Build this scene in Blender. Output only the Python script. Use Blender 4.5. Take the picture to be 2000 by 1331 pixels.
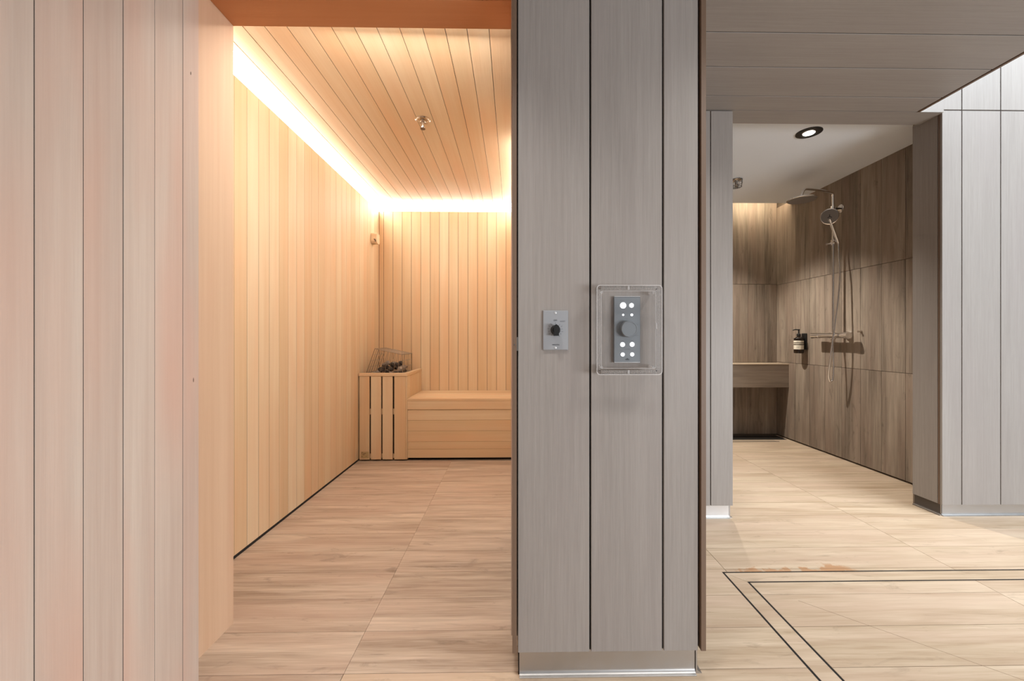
import bpy, bmesh, math, random
from mathutils import Vector, Matrix

C = bpy.context.scene.collection
for o in list(bpy.data.objects):
    bpy.data.objects.remove(o)
sc = bpy.context.scene
R = random.Random(7)
PI = math.pi

# ------------------------------------------------------------------ camera
cam_d = bpy.data.cameras.new('camera')
cam = bpy.data.objects.new('camera', cam_d)
C.objects.link(cam)
cam_d.sensor_width = 36.0
cam_d.lens = 790 / 2000 * 36.0
cam_d.shift_x = -15.4 / 2000
cam_d.shift_y = -4.5 / 2000
cam_d.clip_start = 0.02
cam.location = (0, 0, 0.95)
cam.rotation_euler = (PI / 2, 0, -math.radians(0.9))
sc.camera = cam

# ------------------------------------------------------------------ world, lights, exposure
sc.view_settings.view_transform = 'Standard'
sc.view_settings.look = 'None'
sc.view_settings.exposure = 0.57
sc.view_settings.gamma = 1.0
sc.view_settings.use_curve_mapping = False

W = bpy.data.worlds.new('world')
sc.world = W
W.use_nodes = True
bg = W.node_tree.nodes['Background']
bg.inputs[0].default_value = (0.93, 0.96, 1.0, 1)
bg.inputs[1].default_value = 0.12


def area_light(name, loc, target, sx, sy, energy, col):
    d = bpy.data.lights.new(name, 'AREA')
    d.shape = 'RECTANGLE'
    d.size = sx
    d.size_y = sy
    d.energy = energy
    d.color = col
    o = bpy.data.objects.new(name, d)
    C.objects.link(o)
    o.location = loc
    v = Vector(target) - Vector(loc)
    o.rotation_euler = v.to_track_quat('-Z', 'Y').to_euler()
    return o


# daylight: a rooflight over the open bay on the right, and a tall window behind the viewer
area_light('rooflight_daylight', (3.6, 0.3, 3.9), (2.9, 1.6, 0.4), 2.4, 1.6, 158, (0.86, 0.94, 1.0))
area_light('window_daylight', (3.3, -2.3, 0.62), (0.1, 1.1, 0.4), 2.4, 1.0, 96, (0.92, 0.96, 1.0))


def spot(name, loc, target, energy, angle, col, size=0.03, blend=0.5):
    d = bpy.data.lights.new(name, 'SPOT')
    d.energy = energy
    d.spot_size = math.radians(angle)
    d.spot_blend = blend
    d.color = col
    d.shadow_soft_size = size
    o = bpy.data.objects.new(name, d)
    C.objects.link(o)
    o.location = loc
    v = Vector(target) - Vector(loc)
    o.rotation_euler = v.to_track_quat('-Z', 'Y').to_euler()
    return o


spot('downlight_lamp', (1.80, 2.435, 2.17), (1.70, 2.6, 0.0), 15, 84, (1.0, 0.95, 0.86), 0.035)
spot('downlight_lamp_over_bench', (1.66, 3.50, 2.17), (2.12, 3.25, 0.0), 92, 98, (1.0, 0.94, 0.84), 0.02, 0.75)
# unseen fill lights added under the soffit and inside the sauna opening
spot('soffit_fill', (1.0, 0.55, 2.14), (0.95, 0.85, 0.0), 42, 125, (1.0, 0.97, 0.92), 0.07, 1.0)
spot('soffit_fill', (-0.15, 0.62, 2.14), (-0.22, 1.05, 0.0), 30, 84, (1.0, 0.97, 0.92), 0.07, 1.0)
spot('soffit_fill', (0.64, 1.64, 2.14), (0.80, 1.80, 0.0), 26, 130, (1.0, 0.97, 0.92), 0.07, 1.0)
area_light('sauna_fill_light', (-0.40, 1.48, 2.075), (-0.45, 2.75, 0.1), 0.7, 0.08, 9.0, (1.0, 0.93, 0.84))

# ------------------------------------------------------------------ materials
MATS = {}


def new_mat(name):
    m = bpy.data.materials.new(name)
    m.use_nodes = True
    nt = m.node_tree
    b = nt.nodes['Principled BSDF']
    return m, nt, b


def plain(name, col, rough=0.5, metal=0.0, bump=0.0, bscale=200.0, spec=0.5):
    m, nt, b = new_mat(name)
    b.inputs['Base Color'].default_value = (*col, 1)
    b.inputs['Roughness'].default_value = rough
    b.inputs['Metallic'].default_value = metal
    b.inputs['Specular IOR Level'].default_value = spec
    tc = nt.nodes.new('ShaderNodeTexCoord')
    n = nt.nodes.new('ShaderNodeTexNoise')
    n.inputs['Scale'].default_value = bscale
    n.inputs['Detail'].default_value = 3
    nt.links.new(tc.outputs['Object'], n.inputs['Vector'])
    mr = nt.nodes.new('ShaderNodeMapRange')
    mr.inputs['To Min'].default_value = max(0.02, rough - 0.06)
    mr.inputs['To Max'].default_value = min(1, rough + 0.06)
    nt.links.new(n.outputs['Fac'], mr.inputs['Value'])
    nt.links.new(mr.outputs['Result'], b.inputs['Roughness'])
    if bump:
        bp = nt.nodes.new('ShaderNodeBump')
        bp.inputs['Strength'].default_value = bump
        bp.inputs['Distance'].default_value = 0.002
        nt.links.new(n.outputs['Fac'], bp.inputs['Height'])
        nt.links.new(bp.outputs['Normal'], b.inputs['Normal'])
    return m


def emit(name, col, strength):
    m, nt, b = new_mat(name)
    b.inputs['Base Color'].default_value = (0.8, 0.8, 0.8, 1)
    b.inputs['Emission Color'].default_value = (*col, 1)
    b.inputs['Emission Strength'].default_value = strength
    return m


def mixc(nt, fac, a, b_, mode='MIX'):
    n = nt.nodes.new('ShaderNodeMix')
    n.data_type = 'RGBA'
    n.blend_type = mode
    for i, v in ((0, fac), (6, a), (7, b_)):
        if isinstance(v, (int, float)):
            n.inputs[i].default_value = v
        elif isinstance(v, tuple):
            n.inputs[i].default_value = (*v, 1)
        else:
            nt.links.new(v, n.inputs[i])
    return n.outputs[2]


def wood(name, axis, light, dark, accent, rough=0.62, across=(12, 55, 240), along=(0.35, 1.1, 5),
         w=(0.5, 0.35, 0.15), plank_var=0.5, hue_var=0.4, contrast=1.0, bump=0.15, stain=False, knots=0.0):
    """grain runs along axis 0/1/2; tone varies from piece to piece"""
    m, nt, b = new_mat(name)
    L = nt.links.new
    tc = nt.nodes.new('ShaderNodeTexCoord')
    oi = nt.nodes.new('ShaderNodeObjectInfo')
    mul = nt.nodes.new('ShaderNodeMath')
    mul.operation = 'MULTIPLY'
    mul.inputs[1].default_value = 53.0
    L(oi.outputs['Random'], mul.inputs[0])
    add = nt.nodes.new('ShaderNodeVectorMath')
    add.operation = 'ADD'
    L(tc.outputs['Object'], add.inputs[0])
    L(mul.outputs[0], add.inputs[1])
    outs = []
    for i, (ac, al) in enumerate(zip(across, along)):
        mp = nt.nodes.new('ShaderNodeMapping')
        s = [ac, ac, ac]
        s[axis] = al
        mp.inputs['Scale'].default_value = s
        L(add.outputs[0], mp.inputs['Vector'])
        n = nt.nodes.new('ShaderNodeTexNoise')
        n.inputs['Scale'].default_value = 1.0
        n.inputs['Detail'].default_value = 3 if i < 2 else 2
        n.inputs['Distortion'].default_value = 0.5 if i == 0 else 0.2
        L(mp.outputs[0], n.inputs['Vector'])
        mr = nt.nodes.new('ShaderNodeMapRange')
        mr.inputs['From Min'].default_value = 0.5 - 0.2 / contrast
        mr.inputs['From Max'].default_value = 0.5 + 0.2 / contrast
        L(n.outputs['Fac'], mr.inputs['Value'])
        outs.append(mr.outputs[0])

    def math_(op, a, c):
        n = nt.nodes.new('ShaderNodeMath')
        n.operation = op
        for k, v in enumerate((a, c)):
            if isinstance(v, (int, float)):
                n.inputs[k].default_value = v
            else:
                L(v, n.inputs[k])
        return n.outputs[0]
    tone = math_('ADD', math_('ADD', math_('MULTIPLY', outs[0], w[0]), math_('MULTIPLY', outs[1], w[1])),
                 math_('MULTIPLY', outs[2], w[2]))
    wn = nt.nodes.new('ShaderNodeTexWhiteNoise')
    wn.noise_dimensions = '1D'
    L(mul.outputs[0], wn.inputs['W'])
    tone = math_('ADD', math_('MULTIPLY', tone, 1 - plank_var), math_('MULTIPLY', wn.outputs['Value'], plank_var))
    base = mixc(nt, tone, light, dark)
    # accent hue drifting slowly
    mp = nt.nodes.new('ShaderNodeMapping')
    s = [across[0] * 0.6] * 3
    s[axis] = 1.1
    mp.inputs['Scale'].default_value = s
    mp.inputs['Location'].default_value = (7, 3, 5)
    L(add.outputs[0], mp.inputs['Vector'])
    n = nt.nodes.new('ShaderNodeTexNoise')
    n.inputs['Scale'].default_value = 1.0
    n.inputs['Detail'].default_value = 2
    L(mp.outputs[0], n.inputs['Vector'])
    mr = nt.nodes.new('ShaderNodeMapRange')
    mr.inputs['From Min'].default_value = 0.42
    mr.inputs['From Max'].default_value = 0.68
    mr.inputs['To Max'].default_value = hue_var
    L(n.outputs['Fac'], mr.inputs['Value'])
    col = mixc(nt, mr.outputs[0], base, accent)
    if knots > 0:
        mp = nt.nodes.new('ShaderNodeMapping')
        s = [16.0] * 3
        s[axis] = 4.5
        mp.inputs['Scale'].default_value = s
        L(add.outputs[0], mp.inputs['Vector'])
        n = nt.nodes.new('ShaderNodeTexNoise')
        n.inputs['Scale'].default_value = 1.0
        n.inputs['Detail'].default_value = 6
        n.inputs['Roughness'].default_value = 0.7
        n.inputs['Distortion'].default_value = 1.2
        L(mp.outputs[0], n.inputs['Vector'])
        mr = nt.nodes.new('ShaderNodeMapRange')
        mr.inputs['From Min'].default_value = 0.58
        mr.inputs['From Max'].default_value = 0.72
        mr.inputs['To Max'].default_value = knots
        L(n.outputs['Fac'], mr.inputs['Value'])
        col = mixc(nt, mr.outputs[0], col, tuple(c * 0.42 for c in dark))
    if stain:
        # rust coloured water stains left beside the slot drain (their own shape, on the tile)
        sx = nt.nodes.new('ShaderNodeSeparateXYZ')
        L(tc.outputs['Object'], sx.inputs[0])
        n = nt.nodes.new('ShaderNodeTexNoise')
        n.inputs['Scale'].default_value = 11.0
        n.inputs['Detail'].default_value = 5
        n.inputs['Roughness'].default_value = 0.6
        L(tc.outputs['Object'], n.inputs['Vector'])

        def band(out, a, b2, c, d):
            r1 = nt.nodes.new('ShaderNodeMapRange')
            r1.inputs['From Min'].default_value = a
            r1.inputs['From Max'].default_value = b2
            L(out, r1.inputs['Value'])
            r2 = nt.nodes.new('ShaderNodeMapRange')
            r2.inputs['From Min'].default_value = d
            r2.inputs['From Max'].default_value = c
            L(out, r2.inputs['Value'])
            return math_('MULTIPLY', r1.outputs[0], r2.outputs[0])
        my = band(sx.outputs['Y'], 1.60, 1.628, 1.632, 1.70)
        mx = band(sx.outputs['X'], 0.90, 0.93, 1.33, 1.42)
        r3 = nt.nodes.new('ShaderNodeMapRange')
        r3.inputs['From Min'].default_value = 0.545
        r3.inputs['From Max'].default_value = 0.61
        L(math_('ADD', n.outputs['Fac'], math_('MULTIPLY', my, 0.10)), r3.inputs['Value'])
        f = math_('MULTIPLY', math_('MULTIPLY', math_('MULTIPLY', my, 1.6), mx), r3.outputs[0])
        f = math_('MINIMUM', f, 0.75)
        col = mixc(nt, f, col, (0.44, 0.22, 0.10))
    L(col, b.inputs['Base Color'])
    b.inputs['Roughness'].default_value = rough
    b.inputs['Specular IOR Level'].default_value = 0.25
    bp = nt.nodes.new('ShaderNodeBump')
    bp.inputs['Strength'].default_value = bump
    bp.inputs['Distance'].default_value = 0.001
    L(outs[2], bp.inputs['Height'])
    L(bp.outputs['Normal'], b.inputs['Normal'])
    return m


CED = dict(light=(0.785, 0.645, 0.455), dark=(0.64, 0.44, 0.255), accent=(0.72, 0.44, 0.25))
cedar = [wood('cedar_%d' % a, a, **CED, plank_var=0.55, hue_var=0.55, across=(11, 45, 260), contrast=1.5) for a in range(3)]
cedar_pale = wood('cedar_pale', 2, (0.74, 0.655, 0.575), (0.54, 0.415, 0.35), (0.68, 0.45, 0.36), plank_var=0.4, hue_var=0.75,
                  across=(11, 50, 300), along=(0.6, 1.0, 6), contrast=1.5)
cedar_header_shaded = wood('cedar_header_shaded', 0, (0.62, 0.29, 0.14), (0.50, 0.20, 0.08), (0.55, 0.22, 0.10), across=(11, 45, 260))  # cedar with the header's shade and orange bounce light put into its colour
cedar_jamb_glow = wood('cedar_jamb_glow', 2, (0.74, 0.54, 0.38), (0.62, 0.40, 0.26), (0.70, 0.42, 0.29), plank_var=0.2, hue_var=0.4,  # sauna light spilling onto the jamb is put in as an orange tint
                  across=(9, 60, 300), along=(0.5, 1.2, 6))
LAM = dict(light=(0.370, 0.340, 0.317), dark=(0.268, 0.241, 0.223), accent=(0.30, 0.262, 0.25))
lam = [wood('laminate_%d' % a, a, **LAM, rough=0.42, across=(9, 130, 520), along=(0.7, 3, 14), w=(0.3, 0.4, 0.3),
            plank_var=0.12, hue_var=0.3, bump=0.1) for a in range(3)]
FLT = dict(light=(0.66, 0.53, 0.395), dark=(0.40, 0.285, 0.185), accent=(0.58, 0.42, 0.32))
floor_tile = wood('floor_tile', 0, **FLT, rough=0.42, across=(16, 60, 240), along=(1.6, 3.2, 9), w=(0.5, 0.3, 0.2),
                  plank_var=0.12, hue_var=0.45, contrast=1.7, bump=0.06, stain=True, knots=0.35)
floor_tile_shaded = wood('floor_tile_shaded', 0, (0.68, 0.56, 0.45), (0.33, 0.24, 0.175), (0.50, 0.35, 0.27), rough=0.5, across=(16, 60, 240),  # floor tile again, with the sauna's darker bounce light put into its tones
                  along=(1.6, 3.2, 9), w=(0.5, 0.3, 0.2), plank_var=0.1, hue_var=0.5, contrast=1.8, bump=0.06, knots=0.45)
WT = dict(light=(0.38, 0.31, 0.245), dark=(0.13, 0.10, 0.077), accent=(0.28, 0.20, 0.155))
wall_tile = wood('wall_tile', 2, **WT, rough=0.5, across=(14, 60, 260), along=(1.3, 2.6, 9), w=(0.5, 0.3, 0.2),
                 plank_var=0.22, hue_var=0.5, contrast=1.8, bump=0.1, knots=0.45)
ledge_tile = wood('ledge_tile', 0, **WT, rough=0.5, across=(14, 60, 260), along=(1.3, 2.6, 9), plank_var=0.1)
ledge_top = wood('ledge_top', 0, (0.50, 0.40, 0.30), (0.36, 0.27, 0.19), (0.4, 0.3, 0.2), rough=0.45, plank_var=0.1)
edge_brown = plain('edge_brown', (0.165, 0.105, 0.07), 0.5, bump=0.1, bscale=90)
black_gap = plain('black_gap', (0.012, 0.009, 0.008), 0.9)
grout = plain('grout', (0.16, 0.12, 0.09), 0.9)
grout_soft = plain('grout_soft', (0.27, 0.19, 0.13), 0.9)
grout_wall = plain('grout_wall', (0.10, 0.075, 0.055), 0.9)
white_paint_daylit = plain('white_paint_daylit', (0.82, 0.87, 0.94), 0.75, bump=0.05)  # white with the cool daylight on the shower ceiling tinted in
steel_trim = plain('steel_trim', (0.50, 0.485, 0.475), 0.42, 1.0, bscale=40)
plinth_shaded = plain('plinth_shaded', (0.10, 0.085, 0.075), 0.5, 0.4)  # plinth metal again, with the shade on the return put into its colour
chrome = plain('chrome', (0.90, 0.89, 0.88), 0.12, 1.0, bscale=30)
nickel = plain('nickel', (0.62, 0.56, 0.50), 0.22, 1.0)
alu_plate = plain('alu_plate', (0.34, 0.35, 0.37), 0.45, 0.25, bscale=300)
alu_dark = plain('alu_dark', (0.20, 0.215, 0.23), 0.42, 0.25, bscale=300)
alu_edge = plain('alu_edge', (0.62, 0.62, 0.63), 0.3, 0.3)
black_plastic = plain('black_plastic', (0.012, 0.012, 0.012), 0.35)
ink = plain('ink', (0.03, 0.03, 0.035), 0.6)
grey_ink = plain('grey_ink', (0.16, 0.16, 0.18), 0.6)
spray_grey = plain('spray_grey', (0.24, 0.22, 0.21), 0.45, 0.3)
steel_wire = plain('steel_wire', (0.34, 0.27, 0.21), 0.30, 0.8)
dark_steel = plain('dark_steel', (0.05, 0.045, 0.04), 0.5, 0.6)
brown_glass = plain('brown_glass', (0.018, 0.010, 0.006), 0.12)
cream_label = plain('cream_label', (0.78, 0.72, 0.60), 0.6)
brass_sticker = plain('brass_sticker', (0.52, 0.38, 0.20), 0.45, 0.2)
stone_a = plain('stone_grey', (0.16, 0.125, 0.10), 0.85, bump=0.8, bscale=60)
stone_b = plain('stone_dark', (0.055, 0.042, 0.034), 0.85, bump=0.8, bscale=60)
stone_c = plain('stone_pale', (0.30, 0.25, 0.21), 0.85, bump=0.8, bscale=60)
led = emit('led_diffuser', (1.0, 0.98, 0.94), 12.5)
led_warm = emit('led_warm', (1.0, 0.82, 0.56), 21.0)
lens_lit = emit('lens_lit', (1.0, 0.97, 0.92), 4.0)
button_lit = emit('button_lit', (0.97, 0.98, 1.0), 1.3)


def clear_plastic(name, milk):
    m = bpy.data.materials.new(name)
    m.use_nodes = True
    nt = m.node_tree
    nt.nodes.clear()
    out = nt.nodes.new('ShaderNodeOutputMaterial')
    tr = nt.nodes.new('ShaderNodeBsdfTransparent')
    tr.inputs[0].default_value = (0.985, 0.985, 0.985, 1)
    gl = nt.nodes.new('ShaderNodeBsdfGlossy')
    gl.inputs['Roughness'].default_value = 0.08
    df = nt.nodes.new('ShaderNodeBsdfPrincipled')
    df.inputs['Base Color'].default_value = (0.85, 0.83, 0.82, 1)
    df.inputs['Roughness'].default_value = 0.25
    lw_ = nt.nodes.new('ShaderNodeLayerWeight')
    pw = nt.nodes.new('ShaderNodeMath')
    pw.operation = 'POWER'
    pw.inputs[1].default_value = 4.0
    nt.links.new(lw_.outputs['Facing'], pw.inputs[0])
    lw = nt.nodes.new('ShaderNodeMapRange')
    lw.inputs['To Min'].default_value = 0.03
    lw.inputs['To Max'].default_value = 0.7
    nt.links.new(pw.outputs[0], lw.inputs['Value'])
    m1 = nt.nodes.new('ShaderNodeMixShader')
    m1.inputs[0].default_value = milk
    m2 = nt.nodes.new('ShaderNodeMixShader')
    L = nt.links.new
    L(tr.outputs[0], m1.inputs[1])
    L(df.outputs[0], m1.inputs[2])
    L(lw.outputs[0], m2.inputs[0])
    L(m1.outputs[0], m2.inputs[1])
    L(gl.outputs[0], m2.inputs[2])
    L(m2.outputs[0], out.inputs[0])
    return m


acrylic = clear_plastic('acrylic', 0.0)
acrylic_rim = clear_plastic('acrylic_rim', 0.38)

# ------------------------------------------------------------------ mesh helpers (coordinates in world metres)
ORG = {}


class MB:
    def __init__(self):
        self.v = []
        self.f = []
        self.s = []

    def add(self, vs, fs, smooth=False):
        n = len(self.v)
        self.v += [tuple(p) for p in vs]
        self.f += [tuple(i + n for i in f) for f in fs]
        self.s += [smooth] * len(fs)
        return self

    def box(self, x0, x1, y0, y1, z0, z1, bev=0.0):
        if x0 > x1: x0, x1 = x1, x0
        if y0 > y1: y0, y1 = y1, y0
        if z0 > z1: z0, z1 = z1, z0
        if bev <= 0:
            vs = [(x, y, z) for z in (z0, z1) for y in (y0, y1) for x in (x0, x1)]
            fs = [(0, 2, 3, 1), (4, 5, 7, 6), (0, 1, 5, 4), (2, 6, 7, 3), (0, 4, 6, 2), (1, 3, 7, 5)]
            return self.add(vs, fs)
        b = min(bev, (x1 - x0) * .45, (y1 - y0) * .45, (z1 - z0) * .45)
        bm = bmesh.new()
        bmesh.ops.create_cube(bm, size=1.0)
        for v in bm.verts:
            v.co.x = (x0 + x1) / 2 + v.co.x * (x1 - x0)
            v.co.y = (y0 + y1) / 2 + v.co.y * (y1 - y0)
            v.co.z = (z0 + z1) / 2 + v.co.z * (z1 - z0)
        bmesh.ops.bevel(bm, geom=list(bm.edges), offset=b, segments=1, affect='EDGES')
        bm.verts.index_update()
        self.add([v.co[:] for v in bm.verts], [[v.index for v in f.verts] for f in bm.faces])
        bm.free()
        return self

    def prism(self, poly, z0, z1, axis=2):
        """poly in the plane normal to axis, extruded from z0 to z1"""
        n = len(poly)

        def P(p, t):
            return {2: (p[0], p[1], t), 0: (t, p[0], p[1]), 1: (p[0], t, p[1])}[axis]
        vs = [P(p, z0) for p in poly] + [P(p, z1) for p in poly]
        fs = [tuple(range(n))[::-1], tuple(range(n, 2 * n))]
        fs += [(i, (i + 1) % n, (i + 1) % n + n, i + n) for i in range(n)]
        return self.add(vs, fs)

    def lathe(self, prof, c, axis=(0, 0, 1), n=24, smooth=True):
        """prof: list of (radius, height along axis) from point c"""
        q = Vector(axis).normalized().to_track_quat('Z', 'Y')
        c = Vector(c)
        vs = []
        for r, h in prof:
            r = max(r, 1e-5)
            for i in range(n):
                a = 2 * PI * i / n
                vs.append(c + q @ Vector((r * math.cos(a), r * math.sin(a), h)))
        fs = []
        for k in range(len(prof) - 1):
            for i in range(n):
                j = (i + 1) % n
                fs.append((k * n + i, k * n + j, (k + 1) * n + j, (k + 1) * n + i))
        fs.append(tuple(range(n))[::-1])
        m = (len(prof) - 1) * n
        fs.append(tuple(range(m, m + n)))
        return self.add(vs, fs, smooth)

    def tube(self, pts, r, n=8, caps=True):
        pts = [Vector(p) for p in pts]
        rs = r if isinstance(r, (list, tuple)) else [r] * len(pts)
        up = None
        vs = []
        for i, p in enumerate(pts):
            t = (pts[min(i + 1, len(pts) - 1)] - pts[max(i - 1, 0)]).normalized()
            if up is None:
                up = t.orthogonal().normalized()
            up = (up - t * up.dot(t))
            up = up.normalized() if up.length > 1e-6 else t.orthogonal().normalized()
            s = t.cross(up)
            for k in range(n):
                a = 2 * PI * k / n
                vs.append(p + (up * math.cos(a) + s * math.sin(a)) * rs[i])
        fs = []
        for i in range(len(pts) - 1):
            for k in range(n):
                j = (k + 1) % n
                fs.append((i * n + k, i * n + j, (i + 1) * n + j, (i + 1) * n + k))
        if caps:
            fs.append(tuple(range(n))[::-1])
            m = (len(pts) - 1) * n
            fs.append(tuple(range(m, m + n)))
        return self.add(vs, fs, True)

    def build(self, name, mat, parent=None, kind=None):
        org = Vector((0, 0, 0))
        if parent is not None:
            org = ORG.get(parent.name, org)
        me = bpy.data.meshes.new(name)
        me.from_pydata([tuple(Vector(p) - org) for p in self.v], [], self.f)
        me.materials.append(mat)
        me.polygons.foreach_set('use_smooth', self.s)
        me.update()
        if any(self.s):
            try:
                me.set_sharp_from_angle(angle=math.radians(40))
            except Exception:
                pass
        bm = bmesh.new()
        bm.from_mesh(me)
        bmesh.ops.recalc_face_normals(bm, faces=bm.faces)
        bm.to_mesh(me)
        bm.free()
        o = bpy.data.objects.new(name, me)
        C.objects.link(o)
        if parent is not None:
            o.parent = parent
        ORG[o.name] = org
        if kind:
            o['kind'] = kind
        return o


def box(name, dims, mat, parent=None, bev=0.0, kind=None, label=None):
    o = MB().box(*dims, bev=bev).build(name, mat, parent, kind)
    if label:
        o['label'] = label
    return o


def thing(name, label, cat, loc=(0, 0, 0), group=None):
    o = bpy.data.objects.new(name, None)
    o.empty_display_size = 0.05
    C.objects.link(o)
    o.location = loc
    ORG[o.name] = Vector(loc)
    o['label'] = label
    o['category'] = cat
    if group:
        o['group'] = group
    return o


def tag(o, label, cat, group=None):
    o['label'] = label
    o['category'] = cat
    if group:
        o['group'] = group
    return o


def struct(name, dims, mat, label=None):
    o = box(name, dims, mat, None, 0, 'structure')
    if label:
        o['label'] = label
    return o


def smooth_path(pts, n=8):
    P = [Vector(p) for p in pts]
    P = [P[0] * 2 - P[1]] + P + [P[-1] * 2 - P[-2]]
    out = []
    for i in range(1, len(P) - 2):
        for k in range(n):
            t = k / n
            a, b_, c, d = P[i - 1], P[i], P[i + 1], P[i + 2]
            out.append(0.5 * ((2 * b_) + (c - a) * t + (2 * a - 5 * b_ + 4 * c - d) * t * t + (3 * b_ - a - 3 * c + d) * t ** 3))
    out.append(P[-2])
    return out


def text_mesh(name, s, size, loc, mat, parent, rot=0.0, extrude=0.0002):
    """flat printed lettering standing on a face that looks towards -Y"""
    cu = bpy.data.curves.new(name, 'FONT')
    cu.body = s
    cu.size = size
    cu.align_x = 'CENTER'
    cu.align_y = 'CENTER'
    cu.extrude = extrude
    cu.resolution_u = 2
    t = bpy.data.objects.new(name + '_tmp', cu)
    C.objects.link(t)
    dg = bpy.context.evaluated_depsgraph_get()
    me = bpy.data.meshes.new_from_object(t.evaluated_get(dg))
    bpy.data.objects.remove(t)
    M = Matrix.Translation(Vector(loc) - ORG[parent.name]) @ Matrix.Rotation(PI / 2, 4, 'X') @ Matrix.Rotation(rot, 4, 'Z')
    me.transform(M)
    me.materials.clear()
    me.materials.append(mat)
    o = bpy.data.objects.new(name, me)
    C.objects.link(o)
    o.parent = parent
    return o


# ================================================================== SETTING
# ------------------------------------------------------------------ floor
FZ = -0.010
PY = 0.1655                       # tile pitch in depth
Y0 = 1.1515
XC = [-0.95, -0.48, 0.867, 1.81, 3.6]
fl = struct('floor', (-1.30, 3.65, -1.3, 4.05, -0.06, FZ), grout, 'pale wood-look porcelain tile floor')
# slot drain corner (outer edge 0.85 / 1.625, inner edge 0.914 / 1.560)
OX, OY, IX, IY = 0.850, 1.626, 0.914, 1.561
SL = 0.0035                       # half slot width


def floor_piece(x0, x1, y0, y1, mat, g):
    if x1 - x0 < 0.01 or y1 - y0 < 0.01:
        return
    MB().box(x0 + g, x1 - g, y0 + g, y1 - g, FZ, 0.0).build('tile', mat, fl)


rows = []
k0 = -14
for k in range(k0, 18):
    rows.append((Y0 + k * PY, Y0 + (k + 1) * PY))
for (a, b_) in rows:
    for i in range(len(XC) - 1):
        x0, x1 = XC[i], XC[i + 1]
        # the part of this tile outside the drain corner, then the part inside it
        mat, g = (floor_tile, 0.0009)
        if x1 <= 0.9 and a > 1.14:
            # sauna tiles reach to the sauna wall and stop under the grey pier
            xs0 = -1.205 if x0 < -0.9 else x0
            floor_piece(xs0, min(x1, 0.06), a, b_, floor_tile_shaded, 0.0005)
            if x1 > 0.5:
                aa, bb = a, b_
                if aa < OY < bb:
                    floor_piece(0.53, x1, OY + SL, bb, floor_tile, g)
                    floor_piece(0.53, OX - SL, aa, OY + SL + 0.0018, floor_tile, g)
                elif aa >= OY:
                    floor_piece(0.53, x1, aa, bb, floor_tile, g)
                else:
                    floor_piece(0.53, OX - SL, aa, bb, floor_tile, g)
            continue
        if a > 3.95:
            continue
        if x1 <= 0.9:
            floor_piece(x0, min(x1, OX - SL if x1 > 0.8 else x1), a, b_, floor_tile_shaded if x1 < 0 and a > 0.98 else floor_tile, g)
            continue
        yb = b_
        # region outside (deeper than the outer slot)
        lo = max(a, OY + SL)
        if lo < b_ - 0.004:
            floor_piece(x0, x1, lo, b_, mat, g)
        hi = min(b_, IY - SL)
        if a < hi - 0.004:
            floor_piece(max(x0, IX + SL), x1, a, hi, mat, g)

# ------------------------------------------------------------------ slot drain
dr = thing('slot_drain', 'narrow tiled slot drain with two black slots turning a mitred corner in the floor', 'drain', (OX, OY, 0))
MB().prism([(OX + SL, OY - SL), (IX - SL + 0.0005, IY + SL - 0.0005), (3.6, IY + SL), (3.6, OY - SL)], FZ, 0.0).build('tile_strip', floor_tile, dr)
MB().prism([(OX + SL, OY - SL - 0.001), (IX - SL, IY + SL - 0.002), (IX - SL, -1.2), (OX + SL, -1.2)][::-1], FZ, 0.0).build('tile_strip', floor_tile, dr)
for nm, x, y in (('outer_slot', OX, OY), ('inner_slot', IX, IY)):
    MB().box(x - SL, x + SL, -1.2, y + SL, FZ, -0.0004).box(x + SL, 3.6, y - SL, y + SL, FZ, -0.0004).build(nm, black_gap, dr)
# fold line cut into the tiles inside the drained area
d = Vector((1.416 - 1.071, 1.10 - 1.41)).normalized()
nrm = Vector((-d.y, d.x)) * 0.0004
p, q = Vector((1.03, 1.447)), Vector((1.60, 0.935))
MB().prism([tuple(p - nrm), tuple(q - nrm), tuple(q + nrm), tuple(p + nrm)], -0.002, 0.0004).build('fold_joint', grout_soft, fl)

# ------------------------------------------------------------------ cedar side wall beside the viewer (runs in depth)
wl = struct('wall_left', (-0.933, -0.8742, -1.3, 1.128, 0.0, 2.15), black_gap, 'pale pinkish cedar boarding beside the sauna opening')
ys = [1.1365, 1.0825, 0.9985, 0.919, 0.835, 0.751]
while ys[-1] > -1.2:
    ys.append(ys[-1] - 0.084)
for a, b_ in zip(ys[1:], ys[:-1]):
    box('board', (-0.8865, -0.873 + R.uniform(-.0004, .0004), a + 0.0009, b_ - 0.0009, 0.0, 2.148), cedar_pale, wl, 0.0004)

for y, z, h in ((1.108, 1.667, .0045), (1.117, .836, .006)):
    MB().prism([(y, z - h), (y + .0011, z), (y, z + h), (y - .0011, z)], -0.874, -0.8722, 0).build('knot', edge_brown, wl)

# door jamb and header
jl = struct('trim_1', (-0.985, -0.933, 1.130, 1.362, 0.0, 2.15), cedar_jamb_glow, 'smooth cedar jamb with sauna glow tinted in, on the cedar wall side of the opening')
hd = struct('trim_2', (-0.933, -0.0035, 1.130, 1.245, 1.990, 2.148), cedar_header_shaded, 'cedar header over the sauna opening, shade and orange bounce light painted in')
box('board', (-0.933, -0.0035, 1.2465, 1.362, 1.990, 2.148), cedar_header_shaded, hd, 0.001)
struct('trim_3', (-0.0068, 0.0120, 1.190, 1.3625, 0.075, 1.9895), cedar_pale, 'thin pale cedar jamb edge beside the grey pier')

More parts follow.
